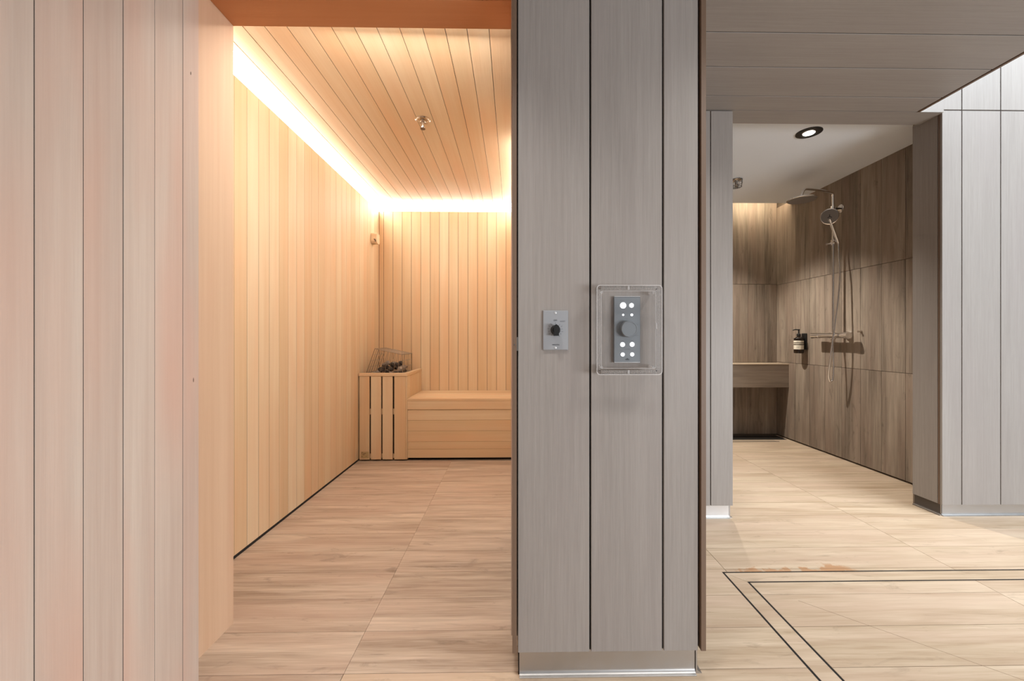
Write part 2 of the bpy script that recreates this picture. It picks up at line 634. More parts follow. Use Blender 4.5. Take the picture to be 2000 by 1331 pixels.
# ------------------------------------------------------------------ sauna
Z1, ZC = 2.083, 2.150
struct('wall_left.003', (-1.26, -1.2125, 1.36, 3.70, 2.0825, 2.25), black_gap, 'recess of the light cove above the sauna side wall')
ws = struct('wall_left.001', (-1.26, -1.2009, 1.365, 3.70, -0.01, 2.0815), black_gap, 'left cedar wall of the sauna, narrow upright boards')
ys = [1.756 - 0.0827 * 4.0]
ys = [1.425]
while ys[-1] < 3.62:
    ys.append(ys[-1] + 0.0832)
ys[-1] = 3.626
for a, b_ in zip(ys[:-1], ys[1:]):
    box('board', (-1.213, -1.200 + R.uniform(-.0004, .0004), a + 0.0010, b_ - 0.0010, 0.014, Z1), cedar[2], ws, 0.0004)
struct('wall_back.003', (-1.26, 0.12, 3.640, 3.70, 2.0825, 2.25), black_gap, 'recess of the light cove above the sauna back wall')
wb = struct('wall_back', (-1.26, 0.12, 3.6285, 3.70, -0.01, 2.0815), black_gap, 'back cedar wall of the sauna, narrow upright boards')
xs = [-1.199, -1.157]
xs = [-1.199, -1.158, -1.0755, -0.9945, -0.9125, -0.828, -0.745, -0.663, -0.580, -0.495, -0.408, -0.322, -0.236, -0.152, -0.068, 0.016, 0.060]
for a, b_ in zip(xs[:-1], xs[1:]):
    box('board', (a + 0.0014, b_ - 0.0014, 3.627 + R.uniform(-.0004, .0004), 3.641, 0.014, Z1), cedar[2], wb, 0.0004)
wr = struct('wall_right', (0.0735, 0.12, 1.36, 3.70, -0.01, 2.25), black_gap, 'right cedar wall of the sauna behind the grey pier')
y = 1.42
while y < 3.6:
    box('board', (0.060, 0.074, y + 0.0006, min(y + 0.084, 3.626) - 0.0006, 0.014, Z1), cedar[2], wr, 0.001)
    y += 0.084
wf = struct('wall_front', (-1.26, -0.985, 1.363, 1.42, -0.01, 2.25), cedar[2], 'inner face of the sauna front wall')
MB().box(-0.985, 0.074, 1.363, 1.42, 2.040, 2.083).build('lintel', cedar[0], wf)
# sauna ceiling: boards running in depth, held short of the walls
sc_ = struct('ceiling', (-1.26, 0.12, 1.30, 3.70, 2.235, 2.27), black_gap, 'cedar board ceiling of the sauna with lit edge slots')
xj = [-1.170, -1.132, -1.042, -0.958, -0.873, -0.788, -0.702, -0.615, -0.529, -0.441, -0.352, -0.266, -0.181, -0.095, -0.009, 0.030]
for a, b_ in zip(xj[:-1], xj[1:]):
    box('board', (a + 0.0012, b_ - 0.0012, 1.475, 3.585, ZC + R.uniform(-.0003, .0003), ZC + 0.014), cedar[1], sc_, 0.0005)
box('ceiling_backing', (-1.168, 0.028, 1.477, 3.583, ZC + 0.0018, ZC + 0.03), black_gap, sc_)
# LED coves above the wall boards
for nm, dims in (('led_strip', (-1.212, -1.206, 1.43, 3.632, Z1 + 0.004, ZC + 0.045)),
                 ('led_strip', (-1.205, 0.066, 3.633, 3.639, Z1 + 0.004, ZC + 0.045)),
                 ('led_strip', (0.067, 0.073, 2.42, 3.632, Z1 + 0.004, ZC + 0.045)),
                 ('led_strip', (-0.950, 0.030, 1.422, 1.428, Z1 + 0.004, Z1 + 0.030))):
    o = box(nm, dims, led)
    i = len([k for k in bpy.data.objects if k.name.startswith('led_strip')])
    tag(o, ['', 'white glowing LED strip along the top of the sauna side wall left of the heater',
            'white glowing LED strip along the top of the sauna back wall above the bench',
            'LED strip at the top of the sauna wall hidden behind the grey pier',
            'LED strip over the inside of the sauna opening, behind the header'][i], 'light')

# ------------------------------------------------------------------ grey pier
pc = struct('wall_front.001', (0.0135, 0.520, 1.142, 2.05, 0.0, 2.2), black_gap, 'grey-brown laminate pier carrying the controls')
xp = [(0.0125, 0.2125), (0.2178, 0.4172), (0.4228, 0.5190)]
for a, b_ in xp:
    box('panel', (a, b_, 1.130, 1.1415, 0.0705, 2.15), lam[2], pc, 0.0008)
box('side_panel', (-0.0032, 0.0088, 1.1225, 1.362, 0.0745, 1.9895), edge_brown, pc, 0.0006)
box('side_panel', (0.5245, 0.5385, 1.1225, 2.09, 0.0745, 2.149), edge_brown, pc, 0.0006)


def plinth(parent, p0, p1, out, z1=0.069, name='foot_rail', mat=None, flare=0.011):
    """coved metal skirting from p0 to p1 with its face on that line, foot flaring along out"""
    p0, p1, out = Vector((*p0, 0)), Vector((*p1, 0)), Vector((*out, 0)).normalized()
    prof = [(0.0, z1)]
    for k in range(7):
        t = k / 6 * PI / 2
        prof.append((flare * (1 - math.cos(t)), 0.003 + flare * (1 - math.sin(t))))
    prof += [(flare + 0.002, 0.002), (flare + 0.002, 0.0), (-0.004, 0.0), (-0.004, z1)]
    vs = []
    for q_ in (p0, p1):
        for u, z in prof:
            vs.append(q_ + out * u + Vector((0, 0, z)))
    n = len(prof)
    fs = [(i, (i + 1) % n, (i + 1) % n + n, i + n) for i in range(n)] + [tuple(range(n)), tuple(range(n, 2 * n))]
    m = MB().add(vs, fs, True)
    return m.build(name, mat or steel_trim, parent, None if parent else 'structure')


plinth(None, (0.0165, 1.1405), (0.5145, 1.1405), (0, -1), 0.0695, 'baseboard_front')['label'] = 'brushed metal coved plinth at the foot of the grey pier'
plinth(None, (0.5200, 1.1375), (0.5200, 2.05), (1, 0), 0.0695, 'baseboard_right')['label'] = 'side return of the pier plinth'

# ------------------------------------------------------------------ soffit of laminate planks
so = struct('ceiling.001', (-0.99, 2.150, -1.3, 1.128, 2.166, 2.20), black_gap, 'grey-brown laminate plank soffit')
box('soffit_backing', (0.52, 2.150, 1.128, 2.24, 2.166, 2.20), black_gap, so)
yj = [2.110, 1.985, 1.773, 1.572]
while yj[-1] > -1.2:
    yj.append(yj[-1] - 0.2045)
for b_, a in zip(yj[:-1], yj[1:]):
    x0 = 0.5405 if b_ > 1.2 else -0.872
    if a < 1.13 < b_:
        box('plank', (-0.872, 2.136, a + 0.0026, 1.1205, 2.150, 2.165), lam[0], so, 0.0008)
        box('plank', (0.5405, 2.136, 1.1205, b_ - 0.0026, 2.150, 2.165), lam[0], so, 0.0008)
    else:
        box('plank', (x0, 2.136, a + 0.0026, b_ - 0.0026, 2.150, 2.165), lam[0], so, 0.0008)
box('edge_strip', (2.1395, 2.152, -1.25, 2.108, 2.147, 2.21), edge_brown, so, 0.0006)

# ------------------------------------------------------------------ partition in front of the shower
w2 = struct('wall_back.001', (0.54, 1.146, 2.122, 2.235, 0.0, 2.146), black_gap, 'grey laminate wall at the side of the shower entry')
for a, b_ in ((0.545, 0.6215), (0.6265, 0.8275), (0.8325, 1.0335), (1.0385, 1.1535)):
    box('panel', (a, b_, 2.110, 2.1215, 0.0685, 2.1455), lam[2], w2, 0.0008)
box('return_panel', (1.1465, 1.1535, 2.1225, 2.24, 0.0685, 2.1455), lam[2], w2)
plinth(None, (0.54, 2.1205), (1.1385, 2.1205), (0, -1), 0.068, 'baseboard_back')['label'] = 'metal plinth under the grey wall beside the shower entry'
plinth(None, (1.1435, 2.1185), (1.1435, 2.235), (1, 0), 0.068, 'baseboard_back.001')['label'] = 'return of the metal plinth at the shower entry'

li = struct('trim_4', (0.54, 2.284, 2.1115, 2.240, 2.1505, 2.167), lam[0], 'laminate lintel plank over the shower entry')
struct('trim_5', (0.54, 2.284, 2.127, 2.240, 2.1675, 2.40), black_gap, 'core of the lintel over the shower entry')
w3 = struct('wall_right.001', (2.297, 3.65, 2.132, 2.275, 0.0, 3.3), black_gap, 'light grey laminate wall right of the shower entry')
xq = [2.284, 2.3905, 2.6015, 2.8125, 3.0235, 3.2345, 3.4455, 3.65]
for i, (a, b_) in enumerate(zip(xq[:-1], xq[1:])):
    a2 = a if i == 0 else a + 0.0024
    box('panel', (a2, b_ - 0.0024, 2.1195, 2.1315, 0.0600, 2.1640), lam[2], w3, 0.0008)
for i, (a, b_) in enumerate(zip([2.0, 2.18] + xq[1:-1], [2.18] + xq[1:])):
    box('panel', (a + 0.0024, b_ - 0.0024, 2.1195, 2.1315, 2.1695, 3.3), lam[2], w3, 0.0008)
box('upper_core', (1.99, 2.297, 2.132, 2.275, 2.41, 3.3), black_gap, w3)
box('edge_panel', (2.2835, 2.2965, 2.1320, 2.1400, 0.0600, 2.1640), edge_brown, w3)
box('return_panel', (2.2840, 2.2965, 2.1435, 2.2800, 0.0600, 2.1640), lam[2], w3, 0.0006)
plinth(None, (2.2900, 2.1305), (3.65, 2.1305), (0, -1), 0.0595, 'baseboard_right.001')['label'] = 'bright metal plinth under the light grey wall'
plinth(None, (2.2905, 2.2750), (2.2905, 2.1300), (-1, 0), 0.0595, 'baseboard_right.002', plinth_shaded)['label'] = 'plinth of the return at the shower entry, its shade painted in'
box('foot_bead', (2.2800, 2.2880, 2.1270, 2.2760, 0.0, 0.006), steel_trim, bpy.data.objects['baseboard_right.002'])

# ------------------------------------------------------------------ shower room
CZ = 2.205
SX = 2.575
wsr = struct('wall_right.002', (SX + 0.012, SX + 0.06, 2.24, 3.98, -0.01, 2.40), grout_wall, 'brown wood-look tiled wall with the shower')
zs = [0.012, 0.720, 1.470, CZ + 0.15]
seams = [3.652, 3.482, 3.306, 3.134, 2.962, 2.790, 2.618, 2.446, 2.276]
ye = [3.918] + seams
for k in range(3):
    for b_, a in zip(ye[:-1], ye[1:]):
        z1_ = zs[k + 1]
        if k == 2 and a < 3.70:
            z1_ = CZ + 0.02
        box('tile', (SX, SX + 0.0125, a + 0.0013, b_ - 0.0013, zs[k] + 0.0014, z1_ - 0.0014), wall_tile, wsr)
wsb = struct('wall_back.002', (0.90, SX + 0.06, 3.930, 3.98, -0.01, 2.40), grout_wall, 'tiled back wall of the shower above and below the ledge')
xe = [SX, 2.458, 2.290, 2.120, 1.950, 1.780, 1.610, 1.440, 1.270, 1.10, 0.93]
zb = [0.012, 0.489, 0.712, 1.478, CZ + 0.15]
for k in (0, 2, 3):
    for b_, a in zip(xe[:-1], xe[1:]):
        box('tile', (a + 0.0009, b_ - 0.0009, 3.918, 3.9305, zb[k] + 0.0016, zb[k + 1] - 0.0016), wall_tile, wsb)
struct('wall_left.002', (0.90, 0.93, 2.24, 3.93, 0.0, 2.40), wall_tile, 'left wall of the shower, out of view behind the partition')
cs = struct('ceiling.002', (0.93, SX + 0.03, 2.241, 3.718, CZ, CZ + 0.03), white_paint_daylit, 'smooth white shower ceiling stopping short of the back wall')
struct('ceiling.003', (0.90, SX + 0.06, 2.24, 3.98, 2.355, 2.40), white_paint_daylit, 'roof of the light slot above the shower ledge')
struct('wall_front.002', (2.297, SX + 0.06, 2.2755, 2.29, 0.0, 2.36), wall_tile, 'inside face of the wall beside the shower entry')
o = box('led_strip', (0.96, 2.56, 3.722, 3.735, 2.255, 2.285), led_warm)
tag(o, 'warm LED strip hidden in the ceiling slot over the shower ledge', 'light')

# ledge at the back
sb = thing('shower_ledge', 'floating tiled seat ledge across the back of the shower', 'bench', (1.75, 3.83, 0.49))
for b_, a in ((SX - 0.001, 1.65), (1.649, 0.935)):
    box('front_tile', (a, b_, 3.742, 3.754, 0.490, 0.7005), ledge_tile, sb)
box('core', (0.935, SX - 0.001, 3.7545, 3.917, 0.492, 0.700), grout_wall, sb)
for b_, a in ((SX - 0.001, 1.65), (1.649, 0.935)):
    box('seat_tile', (a, b_, 3.740, 3.917, 0.7008, 0.7110), ledge_top, sb, 0.001)
dl = thing('linear_drain', 'thin beige linear drain in front of the shower ledge wall', 'drain', (1.75, 3.70, 0))
box('cover_strip', (0.95, 2.42, 3.684, 3.742, -0.009, 0.0012), ledge_top, dl)
box('channel', (0.95, 2.44, 3.672, 3.6835, -0.009, 0.0010), black_gap, dl)
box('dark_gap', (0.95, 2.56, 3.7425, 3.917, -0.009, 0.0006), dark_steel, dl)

# ================================================================== SAUNA THINGS
# heater enclosure
hx0, hx1, hy0, hy1, hz = -1.193, -0.822, 3.140, 3.622, 0.680
hg = thing('heater_guard', 'upright cedar slat guard box around the sauna heater in the corner', 'heater guard', ((hx0 + hx1) / 2, (hy0 + hy1) / 2, 0))
sl = [(-1.1895, -1.1135), (-1.1015, -1.0235), (-1.0125, -0.9355), (-0.9220, -0.8320)]
for a, b_ in sl:
    box('slat', (a, b_, hy0, hy0 + 0.016, 0.012, 0.656), cedar[2], hg, 0.0012)
box('corner_post', (-0.8310, hx1, hy0 + 0.0005, hy0 + 0.028, 0.012, 0.656), cedar[2], hg, 0.001)
for z in (0.358, 0.02):
    box('brace', (-1.19, -0.84, hy0 + 0.0165, hy0 + 0.034, z, z + (0.042 if z > .1 else 0.03)), cedar[0], hg)
box('rim', (hx0, hx1 + 0.003, hy0 - 0.005, hy0 + 0.030, 0.6565, hz), cedar[0], hg, 0.0015)
box('rim', (hx1 - 0.030, hx1 + 0.003, hy0 + 0.0305, hy1, 0.6565, hz), cedar[1], hg, 0.0015)
yy = [hy0 + 0.029, 3.225, 3.305, 3.388, 3.468, 3.548, hy1]
for a, b_ in zip(yy[:-1], yy[1:]):
    box('side_board', (hx1 - 0.014, hx1, a + 0.0006, b_ - 0.0006, 0.012, 0.656), cedar[2], hg, 0.001)
st = box('maker_label', (-1.177, -1.118, hy0 - 0.0008, hy0 - 0.0001, 0.022, 0.074), brass_sticker, hg, label='small tan printed sticker at the foot of the first slat')
lb = MB()
for (u0, u1, z) in ((-1.172, -1.162, .066), (-1.172, -1.166, .0575), (-1.160, -1.138, .0585), (-1.165, -1.148, .0485), (-1.173, -1.164, .034), (-1.140, -1.134, .036)):
    lb.box(u0, u1, hy0 - 0.0013, hy0 - 0.0009, z, z + 0.004)
lb.build('print', edge_brown, st, 'stuff')
# heater body inside
ht = thing('sauna_heater', 'dark steel sauna heater inside the cedar slat guard', 'heater', (-1.0, 3.39, 0))
box('body', (-1.165, -0.86, 3.20, 3.60, 0.03, 0.60), dark_steel, ht, 0.006)
for sx in (-1.15, -0.885):
    for sy in (3.215, 3.575):
        box('foot', (sx, sx + 0.02, sy, sy + 0.02, 0.0, 0.031), dark_steel, ht)
tr = MB().box(-1.165, -0.86, 3.20, 3.60, 0.600, 0.650)
tr.build('stone_tray', dark_steel, ht)

# wire basket
bk = thing('wire_basket', 'tilted stainless wire basket over the heater stones', 'basket', (-1.0, 3.3, 0.68))
ra = 0.0020
A = {'nbl': (-1.150, 3.180, 0.676), 'fbl': (-1.150, 3.460, 0.676), 'ntl': (-1.085, 3.185, 0.868), 'ftl': (-1.085, 3.440, 0.868),
     'nbr': (-0.868, 3.180, 0.676), 'fbr': (-0.868, 3.460, 0.676), 'ntr': (-0.872, 3.185, 0.822), 'ftr': (-0.862, 3.440, 0.822)}
A = {k: Vector(v) for k, v in A.items()}
fr = MB()
for a, b_ in (('nbl', 'fbl'), ('nbl', 'ntl'), ('fbl', 'ftl'), ('ntl', 'ftl'), ('nbr', 'fbr'), ('nbr', 'ntr'), ('fbr', 'ftr'), ('ntr', 'ftr'),
              ('nbl', 'nbr'), ('fbl', 'fbr'), ('ntl', 'ntr'), ('ftl', 'ftr')):
    fr.tube([A[a], A[b_]], ra * 1.35, 6)
fr.build('frame', steel_wire, bk)


def grid(a, b_, c, d_, nu, nv, name):
    """wires over the quad a-b-d-c : nu wires running a->c, nv wires running a->b"""
    m = MB()
    for i in range(1, nu):
        t = i / nu
        m.tube([a.lerp(b_, t), c.lerp(d_, t)], ra * .8, 5)
    for i in range(1, nv):
        t = i / nv
        m.tube([a.lerp(c, t), b_.lerp(d_, t)], ra * .8, 5)
    m.build(name, steel_wire, bk)


grid(A['nbl'], A['fbl'], A['ntl'], A['ftl'], 5, 4, 'end_grille')
grid(A['nbr'], A['fbr'], A['ntr'], A['ftr'], 5, 3, 'end_grille')
grid(A['nbl'], A['nbr'], A['ntl'], A['ntr'], 8, 1, 'front_grille')
grid(A['fbl'], A['fbr'], A['ftl'], A['ftr'], 8, 1, 'rear_grille')
grid(A['ntl'], A['ntr'], A['ftl'], A['ftr'], 1, 6, 'top_grille')

# stones: a heap falling away to the left
bpy.context.view_layer.update()


def stone_mesh(seed, r):
    rr = random.Random(seed)
    bm = bmesh.new()
    bmesh.ops.create_icosphere(bm, subdivisions=2, radius=1.0)
    dirs = [(Vector((rr.uniform(-1, 1), rr.uniform(-1, 1), rr.uniform(-1, 1))).normalized(), rr.uniform(0.55, 0.85)) for _ in range(9)]
    sx, sy, sz = rr.uniform(.85, 1.25), rr.uniform(.85, 1.2), rr.uniform(.6, .85)
    for v in bm.verts:
        for dd, h in dirs:
            t = v.co.dot(dd)
            if t > h:
                v.co -= dd * (t - h)
        v.co = Vector((v.co.x * sx, v.co.y * sy, v.co.z * sz)) * r
    me = bpy.data.meshes.new('stone')
    bm.to_mesh(me)
    bm.free()
    return me


smesh = [stone_mesh(i, 0.031) for i in range(6)]
for i, me in enumerate(smesh):
    me.materials.append((stone_a, stone_b, stone_c)[i % 3])
spots = []
rs = random.Random(3)
for layer, (n_, zz, xa, xb) in enumerate(((12, 0.6695, -1.10, -0.90), (9, 0.706, -1.055, -0.91), (6, 0.742, -1.03, -0.93))):
    for k in range(n_):
        cols_ = 4 if layer == 0 else 3
        i_, j_ = k % cols_, k // cols_
        x = xa + (xb - xa) * (i_ / (cols_ - 1)) + rs.uniform(-.004, .004)
        y = 3.225 + 0.075 * j_ + layer * 0.02 + rs.uniform(-.01, .01)
        spots.append((x, y, zz + rs.uniform(-.004, .004)))
for i, (x, y, z) in enumerate(spots):
    o = bpy.data.objects.new('sauna_stone', smesh[rs.randrange(6)])
    C.objects.link(o)
    o.location = (x, y, z)
    o.rotation_euler = (rs.uniform(-.4, .4), rs.uniform(-.4, .4), rs.uniform(0, 6.28))
    s_ = rs.uniform(0.68, 0.84)
    o.scale = (s_, s_, s_)
    tag(o, 'rough grey sauna stone in the heap under the wire basket', 'stone', 'sauna stones heaped on the heater')

# bench
bx0, bx1 = -0.8215, 0.058
be = thing('sauna_bench', 'low solid cedar bench with horizontal front boards beside the heater guard', 'bench', ((bx0 + bx1) / 2, 3.38, 0))
zz = [0.022, 0.0905, 0.148, 0.231, 0.314, 0.397]
for a, b_ in zip(zz[:-1], zz[1:]):
    box('front_board', (bx0 + 0.001, bx1, 3.146, 3.160, a + 0.0006, b_ - 0.0006), cedar[0], be, 0.001)
box('seat_fascia', (bx0 + 0.001, bx1, 3.138, 3.158, 0.398, 0.4635), cedar[0], be, 0.0015)
yb = [3.136, 3.232, 3.329, 3.426, 3.523, 3.624]
for a, b_ in zip(yb[:-1], yb[1:]):
    box('seat_board', (bx0 + 0.001, bx1, a + 0.0006, b_ - 0.0006, 0.464, 0.483), cedar[0], be, 0.0015)
box('base', (bx0 + 0.004, bx1, 3.175, 3.62, 0.0, 0.44), black_gap, be)

# sprinkler in the sauna ceiling
sp = thing('ceiling_sprinkler', 'small metal pendent sprinkler under the cedar sauna ceiling', 'sprinkler', (-0.497, 2.225, ZC))
MB().lathe([(0.040, 0.001), (0.041, -0.003), (0.036, -0.007), (0.030, -0.005), (0.027, -0.001), (0.020, 0.0)], (-0.497, 2.225, ZC), n=28).build('escutcheon', nickel, sp)
MB().lathe([(0.015, 0.0), (0.015, -0.010), (0.010, -0.013), (0.010, -0.040), (0.008, -0.046)], (-0.497, 2.225, ZC), n=18).build('body', nickel, sp)
MB().lathe([(0.004, -0.046), (0.004, -0.050), (0.0135, -0.051), (0.0135, -0.053)], (-0.497, 2.225, ZC), n=16).build('deflector', edge_brown, sp)

# wooden sensor cover on the left wall
se = thing('sensor_cover', 'little wooden sensor cover high on the sauna side wall near the corner', 'sensor', (-1.2, 3.455, 1.80))
bm_ = MB()
pts = []
for k in range(7):
    a = PI * k / 6
    pts.append((3.455 - 0.038 * math.cos(a), 1.822 + 0.020 * math.sin(a)))
poly = [(3.417, 1.760), (3.455, 1.748), (3.493, 1.760)][::-1]
poly = [(3.417, 1.768), (3.430, 1.752), (3.480, 1.752), (3.493, 1.768)] + pts[::-1]
bm_.prism(poly, -1.1985, -1.150, 0)
bm_.build('body', cedar[0], se)
MB().lathe([(0.013, 0.0), (0.013, -0.004)], (-1.166, 3.420, 1.775), (0.55, 0.84, 0.4), n=14).build('vent_hole', edge_brown, se)

# ================================================================== CONTROLS ON THE PIER
PF = 1.130      # panel face
ts = thing('timer_switch', 'silver wall plate with a black twist timer knob on the grey pier', 'switch', (0.117, PF, 0.972))
tp = box('face_plate', (0.0815, 0.1525, PF - 0.0055, PF - 0.0002, 0.9165, 1.0275), alu_plate, ts, 0.002)
for z in (1.0205, 0.9235):
    MB().lathe([(0.0034, 0.0), (0.0034, 0.0008), (0.002, 0.0014)], (0.1165, PF - 0.0055, z), (0, -1, 0), 12).build('screw', alu_edge, ts)
kx, kz = 0.1165, 0.9730
kb = MB().lathe([(0.0135, 0.0), (0.0135, 0.004), (0.0115, 0.006), (0.0110, 0.018), (0.0095, 0.020)], (kx, PF - 0.0055, kz), (0, -1, 0), 20)
kb.prism([(kx - 0.0065, kz - 0.0165), (kx + 0.0075, kz - 0.0165), (kx + 0.0075, kz + 0.0105), (kx, kz + 0.0155), (kx - 0.0065, kz + 0.0105)], PF - 0.029, PF - 0.015, 1)
kb.build('knob', black_plastic, ts)
tk = MB()
for k in range(14):
    a = math.radians(52 - k * 22.0)
    r0, r1 = 0.0165, 0.0225 if k % 2 else 0.0205
    ca, sa = math.cos(a), math.sin(a)
    nx, nz = -sa * 0.0005, ca * 0.0005
    if 200 < (math.degrees(a) % 360) < 340 and 250 < (math.degrees(a) % 360) < 300:
        continue
    tk.prism([(kx + ca * r0 - nx, kz + sa * r0 - nz), (kx + ca * r1 - nx, kz + sa * r1 - nz),
              (kx + ca * r1 + nx, kz + sa * r1 + nz), (kx + ca * r0 + nx, kz + sa * r0 + nz)], PF - 0.0058, PF - 0.0054, 1)
tk.prism([(kx - .0005, kz + .0165), (kx + .0005, kz + .0165), (kx + .0005, kz + .021), (kx - .0005, kz + .021)], PF - 0.0058, PF - 0.0054, 1)
tk.build('dial_marks', grey_ink, ts)
text_mesh('lettering', 'OFF', 0.0060, (kx, PF - 0.0057, kz + 0.0265), ink, ts)
text_mesh('lettering', 'HOLD', 0.0052, (kx + 0.020, PF - 0.0057, kz + 0.0240), grey_ink, ts, 0.05)
text_mesh('lettering', 'MINUTES', 0.0050, (kx + 0.001, PF - 0.0057, 0.9315), ink, ts)

# lit control panel
cp = thing('sauna_control_panel', 'brushed metal sauna control plate with eight lit round buttons and a dial', 'control panel', (0.3155, PF, 0.974))
box('plate', (0.2795, 0.3525, PF - 0.0105, PF - 0.0002, 0.884, 1.0650), alu_dark, cp, 0.0008)
box('plate_edge', (0.2805, 0.3520, PF - 0.0108, PF - 0.0004, 1.0652, 1.0668), alu_edge, cp)
box('plate_edge', (0.2805, 0.3520, PF - 0.0108, PF - 0.0004, 0.8822, 0.8838), alu_edge, cp)


def upx(u):      # panel pixels measured off the photograph, converted to metres on the plate
    return 0.2795 + (u - 1199.5) / (1251.0 - 1199.5) * 0.073


def vpx(v):
    return 1.0650 - (v - 580.5) / (707.5 - 580.5) * 0.181


for (u, v, r) in ((1217, 597.3, 6.0), (1233.6, 597.2, 4.4), (1217.2, 615.7, 1.9), (1234.1, 615.6, 2.5),
                  (1216.0, 673.6, 4.5), (1234.8, 673.3, 4.5), (1216.3, 693.0, 3.8), (1234.9, 692.8, 3.8)):
    r_ = r * 0.073 / 51.5
    MB().lathe([(r_ * 1.0, 0.0), (r_ * 1.0, 0.0012), (r_ * 0.85, 0.0018)], (upx(u), PF - 0.0105, vpx(v)), (0, -1, 0), 20).build('button', button_lit, cp)
kx2, kz2 = upx(1225.5), vpx(643.5)
MB().lathe([(0.0225, 0.0), (0.0225, 0.0165), (0.0215, 0.018), (0.0195, 0.018), (0.0190, 0.0172)], (kx2 + .001, PF - 0.0105, kz2), (0, -1, 0), 36).build('dial', alu_dark, cp)
pr = MB()
for (u0, u1, v) in ((1212, 1219.5, 588), (1232, 1236, 589.5), (1213, 1219, 611), (1231.5, 1237, 611), (1224, 1226.5, 623.3), (1244, 1246, 634.5),
                    (1240, 1247, 655.6), (1205, 1209, 656), (1212, 1219, 667), (1231, 1238, 666.5), (1220, 1231, 682.5), (1233, 1239, 686.4), (1212, 1216, 686)):
    pr.box(upx(u0), upx(u1), PF - 0.0109, PF - 0.0104, vpx(v) - 0.0007, vpx(v) + 0.0007)
pr.build('print', grey_ink, cp, 'stuff')
text_mesh('lettering', 'effe', 0.0080, (upx(1225.4), PF - 0.0108, vpx(702.3)), ink, cp).data.transform(Matrix.Identity(4))

# clear plastic cover box
cv = thing('clear_cover', 'clear acrylic guard box with ribbed edges over the sauna control plate', 'cover', (0.312, PF, 0.974))
cx0, cx1, cz0, cz1, cyf = 0.2240, 0.4010, 0.8515, 1.0930, PF - 0.045


def rrect(x0, x1, z0, z1, r, n=5):
    out = []
    for (cx_, cz_, a0) in ((x1 - r, z1 - r, 0), (x0 + r, z1 - r, 90), (x0 + r, z0 + r, 180), (x1 - r, z0 + r, 270)):
        for k in range(n + 1):
            a = math.radians(a0 + 90 * k / n)
            out.append((cx_ + r * math.cos(a), cz_ + r * math.sin(a)))
    return out


def ring(m, outer, inner, y0, y1):
    n = len(outer)
    vs = [(p[0], y0, p[1]) for p in outer] + [(p[0], y0, p[1]) for p in inner] + [(p[0], y1, p[1]) for p in outer] + [(p[0], y1, p[1]) for p in inner]
    fs = []
    for i in range(n):
        j = (i + 1) % n
        fs += [(i, j, j + n, i + n), (i + 2 * n, i + 3 * n, j + 3 * n, j + 2 * n), (i, i + 2 * n, j + 2 * n, j), (i + n, j + n, j + 3 * n, i + 3 * n)]
    m.add(vs, fs)
    return m


MB().prism(rrect(cx0 + .0012, cx1 - .0012, cz0 + .0012, cz1 - .0012, 0.009), cyf + .0003, cyf + 0.0018, 1).build('front_pane', acrylic, cv)
ring(MB(), rrect(cx0, cx1, cz0, cz1, 0.010), rrect(cx0 + .0022, cx1 - .0022, cz0 + .0022, cz1 - .0022, 0.008), cyf - 0.0006, PF - 0.0003).build('side_wall', acrylic, cv)
ring(MB(), rrect(cx0 - .0006, cx1 + .0006, cz0 - .0006, cz1 + .0006, 0.010), rrect(cx0 + .0016, cx1 - .0016, cz0 + .0016, cz1 - .0016, 0.0085), cyf - 0.0012, cyf + 0.0014).build('front_rim', acrylic_rim, cv)
ring(MB(), rrect(cx0 + .012, cx1 - .016, cz0 + .0165, cz1 - .0145, 0.004), rrect(cx0 + .0134, cx1 - .0174, cz0 + .0179, cz1 - .0159, 0.003), cyf + .002, cyf + 0.0045).build('inner_rim', acrylic_rim, cv)
rb = MB()
x = cx0 + 0.014
while x < cx1 - 0.012:
    for z in (cz1 - 0.0025, cz0 + 0.0025):
        s_ = -1 if z > 1 else 1
        rb.box(x, x + 0.0013, cyf + .002, cyf + .011, z, z + s_ * 0.0095)
    x += 0.0042
z = cz0 + 0.014
while z < cz1 - 0.012:
    rb.box(cx0 + .0025, cx0 + .0105, cyf + .002, cyf + .011, z, z + 0.0011)
    rb.box(cx1 - .0145, cx1 - .0025, cyf + .002, cyf + .011, z, z + 0.0011)
    z += 0.0042
rb.build('ribs', acrylic_rim, cv, 'stuff')
for (px, pz) in ((cx0 + .016, cz1 - .018), (cx1 - .019, cz1 - .018), (cx0 + .016, cz0 + .019), (cx1 - .019, cz0 + .019)):
    MB().lathe([(0.0050, 0), (0.0046, 0.02), (0.004, 0.028)], (px, PF - 0.003, pz), (0, -1, 0), 14).build('corner_boss', acrylic_rim, cv)
for (px, pz) in ((cx0 + .008, cz1 - .0105), (cx1 - .0155, cz1 - .0105), (cx0 + .008, cz0 + .0105), (cx1 - .0155, cz0 + .0105)):
    MB().lathe([(0.0014, 0), (0.0014, 0.002)], (px, cyf + .001, pz), (0, -1, 0), 10).build('screw', ink, cv)
for zc in (cz1 - 0.0075, cz0 + 0.0075):
    box('catch', (0.308, 0.312, cyf - .0005, cyf + .004, zc - .005, zc + .005), acrylic_rim, cv)
box('hinge', (cx1 - .0165, cx1 - .0135, cyf + .001, cyf + .004, 0.975, 0.991), acrylic_rim, cv)
tag(box('strike_plate', (0.0089, 0.0124, 1.1235, 1.1290, 0.915, 0.953), nickel), 'tiny metal strike plate in the dark gap at the pier edge', 'latch')
tag(MB().lathe([(0.0022, 0), (0.0018, 0.0015)], (0.0028, 1.1223, 0.932), (0, -1, 0), 12).build('edge_screw', nickel), 'tiny screw head on the brown edge strip of the pier', 'screw')

